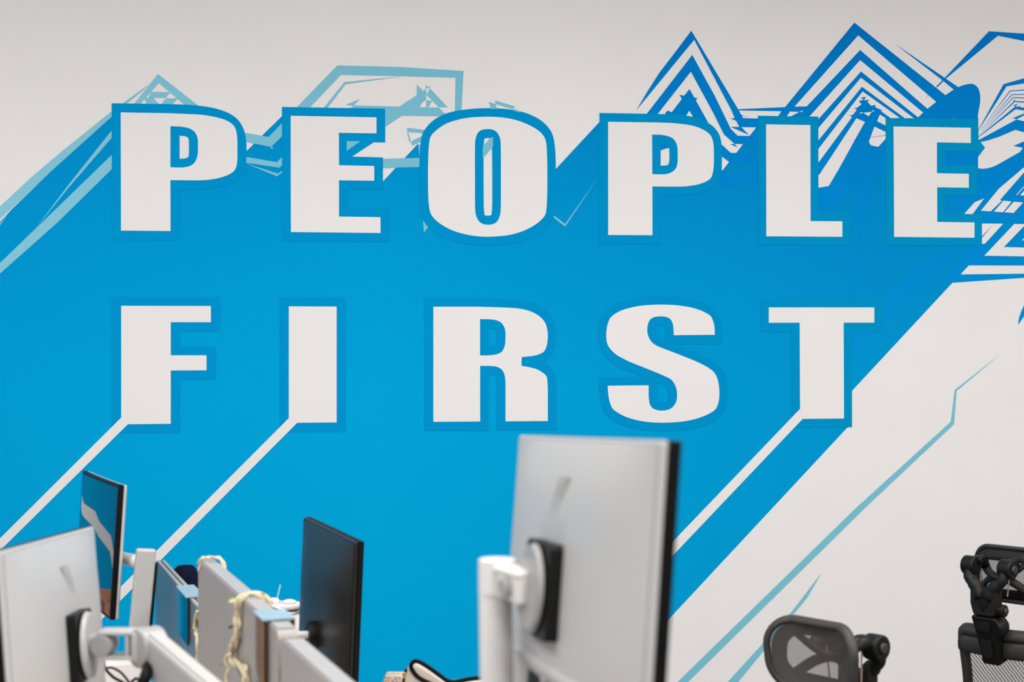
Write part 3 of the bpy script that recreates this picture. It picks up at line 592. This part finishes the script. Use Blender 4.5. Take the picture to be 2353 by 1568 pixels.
vine('short dried vine looped over the far corner of the middle partition', [Vector((e.x, e.y, top-0.02)), Vector((e.x+0.004, e.y, top+0.008)), bench(3.3, -0.018, top+0.012), bench(3.27, 0.004, top+0.010), bench(3.25, 0.012, top-0.03)], 0.0035, 3)
e2 = [face_pt(456, 1404, -0.0045), face_pt(451, 1420, -0.0045), face_pt(449, 1445, -0.0045), face_pt(455, 1480, -0.0045), face_pt(454, 1520, -0.0045), face_pt(455, 1580, -0.0045)]
vine('thin dried vine hanging on the low far partition', e2, 0.0042, 6)

M_clear = clear_mat('clear_acrylic')
M_fold = mat('pale_blue_fold', (0.25, 0.36, 0.43), 0.4, noise=0.1)  # opaque pale blue for the top fold of the clear holders
def hanger(label, d0, wid, ztop, drop, off_face, t):
    """clear acrylic pocket folded over the top of a partition"""
    a = bench(d0, off_face, 0); root = thing('acrylic_hanger', label, 'sign holder', a, BYAW, 'clear holders over the partitions')
    # local y positive is left of the bench
    bm = NB(); box(bm, (wid/2, 0.0045, ztop-drop/2), (wid, 0.003, drop)); link('front_sheet', bm, M_clear, root, smooth=False)
    bm = NB(); box(bm, (wid/2, -t/2, ztop+0.0065), (wid, t+0.02, 0.003)); part_label(link('top_fold', bm, M_fold, root, smooth=False), 'pale blue fold over the top')
    bm = NB(); box(bm, (wid/2, -t-0.0075, ztop-0.03), (wid, 0.003, 0.07)); link('rear_sheet', bm, M_clear, root, smooth=False)
hanger('clear acrylic holder hooked over the low far partition, mirroring blue wall', 3.565, 0.205, CAMZ-0.565, 0.115, -0.0265, 0.0265)
hanger('clear acrylic holder hooked over the middle partition, right of the draped vine', 2.50, 0.10, top, 0.25, -0.038, 0.038)

# navy cap on a small soft toy beyond the low partition
M_navy = mat('navy_knit', (0.004, 0.006, 0.02), 0.9, noise=0.3, nscale=150, bump=0.5, bscale=300, spec=0.1)
M_cream = mat('cream_plush', (0.62, 0.52, 0.34), 0.9, noise=0.2, nscale=80, bump=0.5, bscale=200)
ty = at(428, 1350, 4.12); tb = Vector((ty.x, ty.y, ZF))
toy = thing('soft_toy', 'small soft toy in a dark navy cap peeking above the low partition', 'toy', tb)
zt = CAMZ-(1298-HZ)/FPX*4.12 - ZF
bm = NB(); lathe(bm, [(0, 0), (0.035, 0.0), (0.048, 0.05), (0.045, 0.11), (0.035, 0.16), (0.030, zt-0.135), (0.034, zt-0.11), (0.0, zt-0.09)]); link('body', bm, M_cream, toy)
bm = NB(); lathe(bm, [(0.0, zt-0.085), (0.040, zt-0.10), (0.042, zt-0.085), (0.039, zt-0.07), (0.041, zt-0.045), (0.037, zt-0.018), (0.022, zt-0.003), (0, zt)]); 
for v in bm.verts: v.co.x += 0.012*math.sin(v.co.z*40)*0.3
link('cap', bm, M_navy, toy)
bm = NB(); tube(bm, [Vector((0.03*math.cos(a)*1.15, 0.03*math.sin(a)*1.15, zt-0.105+0.004*math.sin(3*a))) for a in [2*PI*k/16 for k in range(16)]], 0.007, 8, closed=True); part_label(link('hair_fringe', bm, M_cream, toy), 'cream fringe under the cap')
bm = NB(); ball(bm, (0.036, -0.012, zt-0.125), 0.012); link('ear_flap', bm, M_navy, toy)

# white tumbler behind the black monitor
M_wp = mat('white_gloss_plastic', (0.82, 0.76, 0.74), 0.25, noise=0.01)
M_chrome = mat('brushed_steel', (0.62, 0.61, 0.60), 0.25, metal=1.0)
tp = at(652, 1420, 4.22); tp.z = ZF
tm = thing('tumbler', 'tall white tumbler with steel rim and two lid caps beyond the partition', 'tumbler', tp)
zr = CAMZ-(1400-HZ)/FPX*4.22 - ZF
bm = NB(); lathe(bm, [(0, 0), (0.036, 0), (0.038, 0.01), (0.040, 0.12), (0.050, 0.15), (0.051, zr-0.012), (0, zr-0.012)]); link('body', bm, M_wp, tm)
bm = NB(); lathe(bm, [(0, zr-0.012), (0.052, zr-0.012), (0.052, zr), (0, zr)]); link('steel_rim', bm, M_chrome, tm)
bm = NB(); lathe(bm, [(0, zr+0.001), (0.046, zr+0.001), (0.046, zr+0.004), (0, zr+0.004)]); part_label(link('seal', bm, M_black, tm), 'dark seal under the lid')
bm = NB(); lathe(bm, [(0, zr+0.004), (0.051, zr+0.004), (0.051, zr+0.016), (0.048, zr+0.018), (0, zr+0.018)]); lid = link('lid', bm, M_wp, tm)
bm = NB(); lathe(bm, [(0, 0), (0.0175, 0), (0.0165, 0.012), (0.010, 0.016), (0, 0.0165)], (-0.028, -0.012, zr+0.0185)); link('cap', bm, M_wp, lid)
bm = NB(); lathe(bm, [(0, 0), (0.020, 0), (0.018, 0.008), (0.010, 0.011), (0, 0.0115)], (0.018, -0.008, zr+0.0185)); link('cap', bm, M_wp, lid)
bm = NB(); box(bm, (-0.012, -0.047, zr+0.012), (0.045, 0.012, 0.006), Matrix.Rotation(0.35, 3, 'Y')); link('lever', bm, M_wp, lid, bevel=0.002)
bm = NB(); tube(bm, [(-0.024, 0.012, zr+0.02), (-0.012, 0.012, zr+0.07)], 0.0025, 10); link('straw', bm, mat('pale_straw', (0.30, 0.60, 0.66), 0.3), tm)

# cardboard carton beside the reflecting screen
M_card = mat('brown_cardboard', (0.50, 0.23, 0.095), 0.8, noise=0.12, nscale=40)
M_cardd = mat('carton_inside_shade', (0.10, 0.05, 0.025), 0.9)  # cardboard darkened to paint in the shade inside the open box
xs_ = (Ms.to_3x3() @ Vector((1, 0, 0))); xs_.z = 0; xs_.normalize(); ys_ = Vector((-xs_.y, xs_.x, 0))
ctr = at(243, 1400, 3.93) + ys_*0.27 + xs_*0.74; ctr.z = ZF
ca = thing('carton', 'brown open cardboard carton mirrored in the lower part of the blue reflecting screen', 'box', ctr, math.atan2(xs_.y, xs_.x))
zc = 0.945 - ZF
for nm, c, s in (('side', (0.178, 0, zc/2), (0.004, 0.2, zc)), ('side', (-0.178, 0, zc/2), (0.004, 0.2, zc)), ('side', (0, 0.098, zc/2), (0.352, 0.004, zc)), ('side', (0, -0.098, zc/2), (0.352, 0.004, zc)), ('bottom', (0, 0, 0.002), (0.35, 0.19, 0.004))):
    bm = NB(); box(bm, c, s); link(nm, bm, M_card, ca, smooth=False)
bm = NB(); box(bm, (0, 0.098, zc+0.012), (0.352, 0.004, 0.06), Matrix.Rotation(0.1, 3, 'X')); link('flap', bm, M_cardd, ca, smooth=False)

# white power box and black cable behind the left arm
wb = at(283, 1545, 3.05); wb.z = ZF
hub = thing('white_carton', 'angular white box under the jointed arm with a black cable across it', 'box', wb, 0.5)
hz_ = CAMZ-(1512-HZ)/FPX*3.05 - ZF
bm = NB(); prism(bm, [(-0.05, 0), (0.05, 0), (0.05, hz_-0.05), (0.015, hz_), (-0.035, hz_), (-0.05, hz_-0.02)], Matrix(), 0.09); link('body', bm, M_wp, hub, bevel=0.002)
bm = NB(); prism(bm, [(-0.046, 0.01), (0.046, 0.01), (0.046, hz_-0.052), (0.012, hz_-0.005), (-0.033, hz_-0.005), (-0.046, hz_-0.022)], Matrix.Translation((0, -0.0465, 0)), 0.003); link('front_flap', bm, M_wp, hub, bevel=0.001)
c1 = [at(243, 1490, 2.86), at(238, 1515, 2.86), at(243, 1538, 2.86), at(262, 1558, 2.86), at(290, 1575, 2.86), at(330, 1620, 2.86)]
c1.append(Vector((c1[-1].x, c1[-1].y+0.02, ZN-0.3)))
bm = NB(); tube(bm, c1, 0.0032, 8, smooth=6); oc = link('power_cable', bm, M_black); oc['label'] = 'black cable looping in front of the angular white box'; oc['category'] = 'cable'; oc['group'] = 'black cables by the white box'
bm = NB(); tube(bm, [at(243, 1537, 2.87), at(255, 1535, 2.87), at(272, 1542, 2.87), at(287, 1556, 2.87), at(310, 1590, 2.87), at(335, 1640, 2.87)], 0.0026, 8, smooth=6); oc = link('power_cable', bm, M_black); oc['label'] = 'thinner black cable branching right over the white box'; oc['category'] = 'cable'; oc['group'] = 'black cables by the white box'

# handbag and patterned pouch on the low right desk
M_bag = mat('cream_leather', (0.62, 0.53, 0.45), 0.55, noise=0.05, nscale=25)
M_piping = mat('black_piping', (0.003, 0.003, 0.003), 0.5, spec=0.1)
db = 3.55
bp = at(1010, 1560, db); bp.z = ZF
bag = thing('handbag', 'cream handbag with black piped edges at the bottom by the white pole', 'bag', bp)
def bl(px, py, dy=0.0): 
    v = at(px, py, db+dy); return v-bp
bm = NB()
outl = [(926, 1568), (931, 1548), (938, 1533), (945, 1530), (952, 1527), (962, 1528), (985, 1541), (1015, 1560), (1030, 1571), (1060, 1570), (1095, 1564), (1120, 1565), (1128, 1600)]
P2 = [(bl(x, y).x, bl(x, y).z) for x, y in outl] + [(0.14, 0.02), (0.12, 0.0), (-0.09, 0.0), (-0.10, 0.02)]
prism(bm, P2, Matrix(), 0.09); link('body', bm, M_bag, bag, bevel=0.004)
bm = NB(); tube(bm, [bl(1020, 1580, -0.047), bl(990, 1572, -0.047), bl(962, 1558, -0.047), bl(947, 1540, -0.047), bl(945, 1528, -0.047), bl(954, 1520, -0.047), bl(968, 1524, -0.047), bl(990, 1538, -0.047), bl(1012, 1554, -0.047), bl(1030, 1566, -0.047), bl(1050, 1567, -0.047), bl(1075, 1562, -0.047), bl(1100, 1559, -0.047), bl(1125, 1560, -0.047)], 0.0052, 10, smooth=6); part_label(link('piping', bm, M_piping, bag), 'black piping')
bm = NB(); tube(bm, [bl(927, 1575, -0.047), bl(929, 1555, -0.047), bl(934, 1538, -0.045)], 0.003, 8, smooth=5); part_label(link('clasp_strap', bm, M_piping, bag), 'dark strap with clasp')
bm = NB(); ball(bm, bl(929, 1552, -0.05), 0.005, (0.8, 0.6, 1.6)); part_label(link('clasp', bm, mat('gold_metal', (0.7, 0.4, 0.12), 0.3, metal=1.0), bag), 'gold clasp')
# patterned pouch: cream with brown cell pattern
m = bpy.data.materials.new('scale_pattern'); m.use_nodes = True; nt = m.node_tree; bs = nt.nodes['Principled BSDF']
vo = nt.nodes.new('ShaderNodeTexVoronoi'); vo.feature = 'DISTANCE_TO_EDGE'; vo.inputs['Scale'].default_value = 120
rp = nt.nodes.new('ShaderNodeValToRGB'); rp.color_ramp.elements[0].color = (.72, .60, .50, 1); rp.color_ramp.elements[0].position = 0.12
rp.color_ramp.elements[1].color = (.42, .22, .10, 1); rp.color_ramp.elements[1].position = 0.3
tcn = nt.nodes.new('ShaderNodeTexCoord'); nt.links.new(tcn.outputs['Object'], vo.inputs['Vector']); nt.links.new(vo.outputs['Distance'], rp.inputs['Fac']); nt.links.new(rp.outputs['Color'], bs.inputs['Base Color']); bs.inputs['Roughness'].default_value = 0.6
pp2 = at(906, 1560, 3.68); pp2.z = ZF
pz = CAMZ-(1549-HZ)/FPX*3.68-ZF
pouch = thing('pouch', 'small cream pouch with brown scale pattern left of the cream handbag', 'pouch', pp2)
bm = NB(); prism(bm, [(-0.034, 0), (0.034, 0), (0.036, pz-0.01), (0.026, pz), (-0.022, pz), (-0.031, pz-0.02)], Matrix(), 0.06); link('body', bm, m, pouch, bevel=0.006, seg=3)
bm = NB(); tube(bm, [(-0.022, 0, pz), (0, 0, pz+0.0012), (0.026, 0, pz)], 0.0012, 8, smooth=4); link('zip', bm, M_cream, pouch)

# ------------------------------------------------------------------ office chairs
M_ch = mat('graphite_plastic', (0.010, 0.0095, 0.009), 0.5, noise=0.1, nscale=60, bump=0.2, bscale=500, spec=0.25)
M_chb = mat('black_joint_plastic', (0.005, 0.005, 0.005), 0.42, noise=0.1, spec=0.25)
M_frm = mat('brown_grey_frame', (0.028, 0.024, 0.022), 0.55, noise=0.15, nscale=80, bump=0.2, bscale=600)
M_mesh = mesh_fabric('headrest_mesh', (0.085, 0.076, 0.072), 190, 0.36)
M_mesh2 = mesh_fabric('backrest_mesh', (0.06, 0.050, 0.045), 45, 0.42)
M_wire = mat('bare_cord', (0.45, 0.33, 0.25), 0.6)
def chair(label, loc, rz, ztop, dz_yoke, yk0=-0.095):
    """local +y is where the sitter faces; ztop is the top of the headrest"""
    root = thing('office_chair', label, 'chair', loc, rz, 'mesh office chairs with headrests')
    HW, HH = 0.128, 0.165                                   # headrest half width, height
    zc = ztop-HH/2
    def hp(x, z, dy=0.0): return Vector((x, 0.10*(x/HW)**2*0.45 + 0.25*(z-zc)**2*4 + dy, z))
    ring = rrect(2*HW, HH, 0.062, 8, 0, zc)
    # narrower at the bottom
    ring = [(x*(1-0.10*max(0, (zc-z)/HH*2)), z) for x, z in ring]
    hr = None
    bm = NB(); tube(bm, [hp(x, z) for x, z in ring], 0.0085, 10, closed=True, flat=1.5); hr = link('headrest_frame', bm, M_frm, root)
    # mesh sheet
    bm = NB(); n = 14
    def inside(s, t_):
        x = HW*0.985*s; hh = HH/2*0.985
        k = 1.0 if abs(s) < 0.6 else math.sqrt(max(0, 1-((abs(s)-0.6)/0.4)**2))*0.45+0.55
        if abs(s) > 0.999: k = 0.5
        return hp(x*(1-0.10*max(0, -t_)), zc+hh*t_*k, 0.006)
    G_ = [[bm.verts.new(inside(-1+2*i/n, -1+2*j/n)) for j in range(n+1)] for i in range(n+1)]
    for i in range(n):
        for j in range(n): bm.faces.new((G_[i][j], G_[i+1][j], G_[i+1][j+1], G_[i][j+1]))
    link('headrest_mesh', bm, M_mesh, root)
    # inner carrier behind the mesh: ring with a curved centre yoke
    ir = rrect(2*HW-0.034, HH-0.044, 0.050, 8, 0, zc)
    bm = NB(); tube(bm, [hp(x, z, -0.014) for x, z in ir], 0.019, 10, closed=True, flat=0.42)
    link('headrest_carrier', bm, M_ch, root)
    bm = NB()
    tube(bm, [hp(-0.085, zc+0.055, -0.018), hp(-0.045, zc+0.012, -0.034), hp(0, zc-0.004, -0.038), hp(0.045, zc+0.012, -0.034), hp(0.085, zc+0.055, -0.018)], 0.015, 10, smooth=5, flat=0.6)
    tube(bm, [hp(-0.085, zc-0.055, -0.018), hp(-0.045, zc-0.018, -0.034), hp(0, zc-0.004, -0.038), hp(0.045, zc-0.018, -0.034), hp(0.085, zc-0.055, -0.018)], 0.015, 10, smooth=5, flat=0.6)
    link('headrest_brace', bm, M_ch, root)
    # two ball joints with lugs
    yk = yk0; zk = zc+dz_yoke; kx = 0.064
    for s in (-1, 1):
        bm = NB(); cyl(bm, (s*(kx-0.022), yk, zk), (s*(kx+0.022), yk, zk), 0.031, 0.031, 28); kb = link('ball_joint', bm, M_chb, root, bevel=0.006, seg=3)
        bm = NB(); cyl(bm, (s*(kx+0.0215), yk, zk), (s*(kx+0.029), yk, zk), 0.014, 0.012, 20); link('joint_cap', bm, M_frm, kb, bevel=0.002)
        bm = NB(); tube(bm, [(s*(kx-0.008), yk+0.008, zk+0.004), (s*(kx-0.008), yk+0.045, zk+0.016), (s*(kx-0.01), -0.030, zk-0.006)], [0.022, 0.020, 0.016], 10, smooth=4, flat=0.7); link('lug', bm, M_chb, root)
        bm = NB(); tube(bm, [(s*(kx-0.012), yk+0.035, zk-0.01), (s*(kx-0.018), yk+0.030, zk-0.09)], 0.0022, 6); link('cord', bm, M_wire, root)
    # Y yoke
    zy = zk-0.075
    bm = NB()
    for s in (-1, 1):
        tube(bm, [(s*(kx-0.004), yk-0.012, zk-0.005), (s*0.058, yk-0.020, zk-0.035), (s*0.028, yk-0.022, zy+0.010), (s*0.014, yk-0.020, zy-0.020)], [0.016, 0.017, 0.021, 0.024], 12, smooth=5)
    link('yoke', bm, M_ch, root)
    bm = NB(); prism(bm, [(-0.047, 0.030), (-0.020, 0.012), (0.020, 0.012), (0.047, 0.030), (0.047, -0.040), (0.036, -0.075), (-0.036, -0.075), (-0.047, -0.040)], Matrix.Translation((0, yk-0.016, zy)), 0.040); link('yoke_stem', bm, M_ch, root, bevel=0.008, seg=3)
    bm = NB(); prism(bm, [(-0.024, 0.0), (0.024, 0.0), (0.020, -0.036), (0.0, -0.062), (-0.020, -0.036)], Matrix.Translation((0, yk-0.0375, zy)), 0.004); link('stem_inlay', bm, M_chb, root, bevel=0.002)
    # height lever beside the stem
    bm = NB(); cyl(bm, (0.030, yk-0.01, zy-0.055), (0.064, yk-0.01, zy-0.055), 0.020, 0.020, 24); lv = link('height_knob', bm, M_chb, root, bevel=0.004)
    bm = NB(); cyl(bm, (0.063, yk-0.01, zy-0.055), (0.070, yk-0.01, zy-0.055), 0.011, 0.010, 16); link('knob_cap', bm, M_frm, lv, bevel=0.002)
    # clamp on the back frame
    zt = zy-0.070
    LC = Matrix.Translation((0, yk+0.004, zt)) @ Matrix.Rotation(0.25, 4, 'X')
    bm = NB(); prism(bm, [(-0.045, 0), (0.038, 0), (0.058, -0.030), (0.055, -0.055), (0.036, -0.075), (0.034, -0.160), (-0.026, -0.160), (-0.034, -0.075)], LC @ Matrix.Translation((0, -0.012, 0)), 0.055); cl = link('clamp', bm, M_chb, root, bevel=0.007, seg=3)
    bm = NB(); prism(bm, rrect(0.038, 0.060, 0.010, 4, -0.002, -0.105), LC @ Matrix.Translation((0, -0.0415, 0)), 0.006); link('clamp_button', bm, M_ch, cl, bevel=0.002)
    bm = NB(); prism(bm, rrect(0.046, 0.030, 0.013, 5, -0.002, -0.030), LC @ Matrix.Translation((0, -0.0415, 0)), 0.005); link('clamp_latch', bm, M_ch, cl, bevel=0.002)
    # backrest: tapered rounded frame with mesh
    zb1 = zt-0.070; zb0 = 0.50; yb = yk+0.040
    if zb1-zb0 < 0.35: zb0 = zb1-0.42
    def bx(f): return 0.126+0.075*max(0.0, f-0.35)
    def bp_(x, f): return Vector((x, yb-0.02*math.sin(PI*f)+0.5*(x*x)+0.34*(zb1-zb0)*f, zb1-(zb1-zb0)*f))
    side = [bp_(-bx(f), f) for f in [0.06+0.88*k/8 for k in range(9)]]
    loop = [bp_(x, 0.0) for x in (0.115, 0.06, 0, -0.06, -0.115)] + side + [bp_(x, 1.0) for x in (-0.14, -0.05, 0.05, 0.14)] + [Vector((-v.x, v.y, v.z)) for v in side[::-1]]
    bm = NB(); tube(bm, loop, 0.022, 12, closed=True, smooth=3, flat=0.72); bk = link('backrest_frame', bm, M_frm, root)
    bm = NB(); n = 12
    Gv = [[None]*(n+1) for _ in range(n+1)]
    for j in range(n+1):
        f = j/n
        for i in range(n+1):
            s = -1+2*i/n; wv_ = bx(0.06+0.88*f)*(0.86 if f in (0, 1) else 1.0)
            Gv[i][j] = bm.verts.new(bp_(s*wv_, f)+Vector((0, 0.004, 0)))
    for i in range(n):
        for j in range(n): bm.faces.new((Gv[i][j], Gv[i+1][j], Gv[i+1][j+1], Gv[i][j+1]))
    link('backrest_mesh', bm, M_mesh2, root)
    bm = NB(); tube(bm, [bp_(x, 0.11+0.10*(x/0.2)**2*-0.3)+Vector((0, -0.012, 0)) for x in (-0.13, -0.07, 0, 0.07, 0.13)], 0.030, 12, smooth=4, flat=0.45, up=(0, 1, 0)); link('top_rail', bm, M_frm, root)
    # seat, arms, column, base
    zs = 0.44; yb += 0.30*(zb1-zb0)
    bm = NB(); prism(bm, rrect(0.50, 0.46, 0.10, 6), Matrix.Translation((0, yb+0.27, zs)) @ Matrix.Rotation(PI/2, 4, 'X'), 0.035); link('seat', bm, M_frm, root, bevel=0.01)
    bm = NB(); tube(bm, [(0, yb-0.02, zb0+0.12), (0, yb-0.02, zs-0.02), (0, yb+0.12, zs-0.05), (0, yb+0.25, zs-0.05)], 0.028, 12, smooth=4); link('spine', bm, M_ch, root)
    for s in (-1, 1):
        bm = NB(); tube(bm, [(s*0.24, yb+0.06, zs-0.04), (s*0.30, yb+0.06, zs+0.02), (s*0.30, yb+0.06, zs+0.09)], 0.018, 10, smooth=4); ap = link('arm_post', bm, M_ch, root)
        bm = NB(); prism(bm, rrect(0.09, 0.25, 0.035, 5), Matrix.Translation((s*0.30, yb+0.16, zs+0.105)) @ Matrix.Rotation(PI/2, 4, 'X'), 0.03); link('arm_pad', bm, M_chb, root, bevel=0.008)
    bm = NB(); cyl(bm, (0, yb+0.25, 0.10), (0, yb+0.25, zs-0.03), 0.028); link('gas_column', bm, M_chb, root)
    for k in range(5):
        a = 2*PI*k/5+0.3; ex, ey = 0.31*math.cos(a), 0.31*math.sin(a)+yb+0.25
        bm = NB(); tube(bm, [(0, yb+0.25, 0.11), (ex*0.5, (ey+yb+0.25)/2, 0.10), (ex, ey, 0.075)], [0.03, 0.024, 0.018], 10); lg = link('base_leg', bm, M_ch, root)
        bm = NB(); cyl(bm, (ex-0.02*math.sin(a), ey+0.02*math.cos(a), 0.030), (ex+0.02*math.sin(a), ey-0.02*math.cos(a), 0.030), 0.030); link('caster', bm, M_chb, lg)
    return root
def place_chair(label, px, py_top, d_, yaw_fwd, dzk, yk0=-0.095):
    """px, d_: where the headrest frame's centre stands"""
    p = at(px, py_top, d_)
    return chair(label, (p.x, p.y, 0), yaw_fwd, p.z, dzk, yk0)
place_chair('black mesh office chair seen from behind, cut by the right edge', 2310, 1262, 4.55, math.radians(-50), 0.032)
place_chair('black mesh office chair with blurred headrest at bottom right of centre', 1888, 1430, 3.30, math.radians(180-52), 0.02, -0.115)
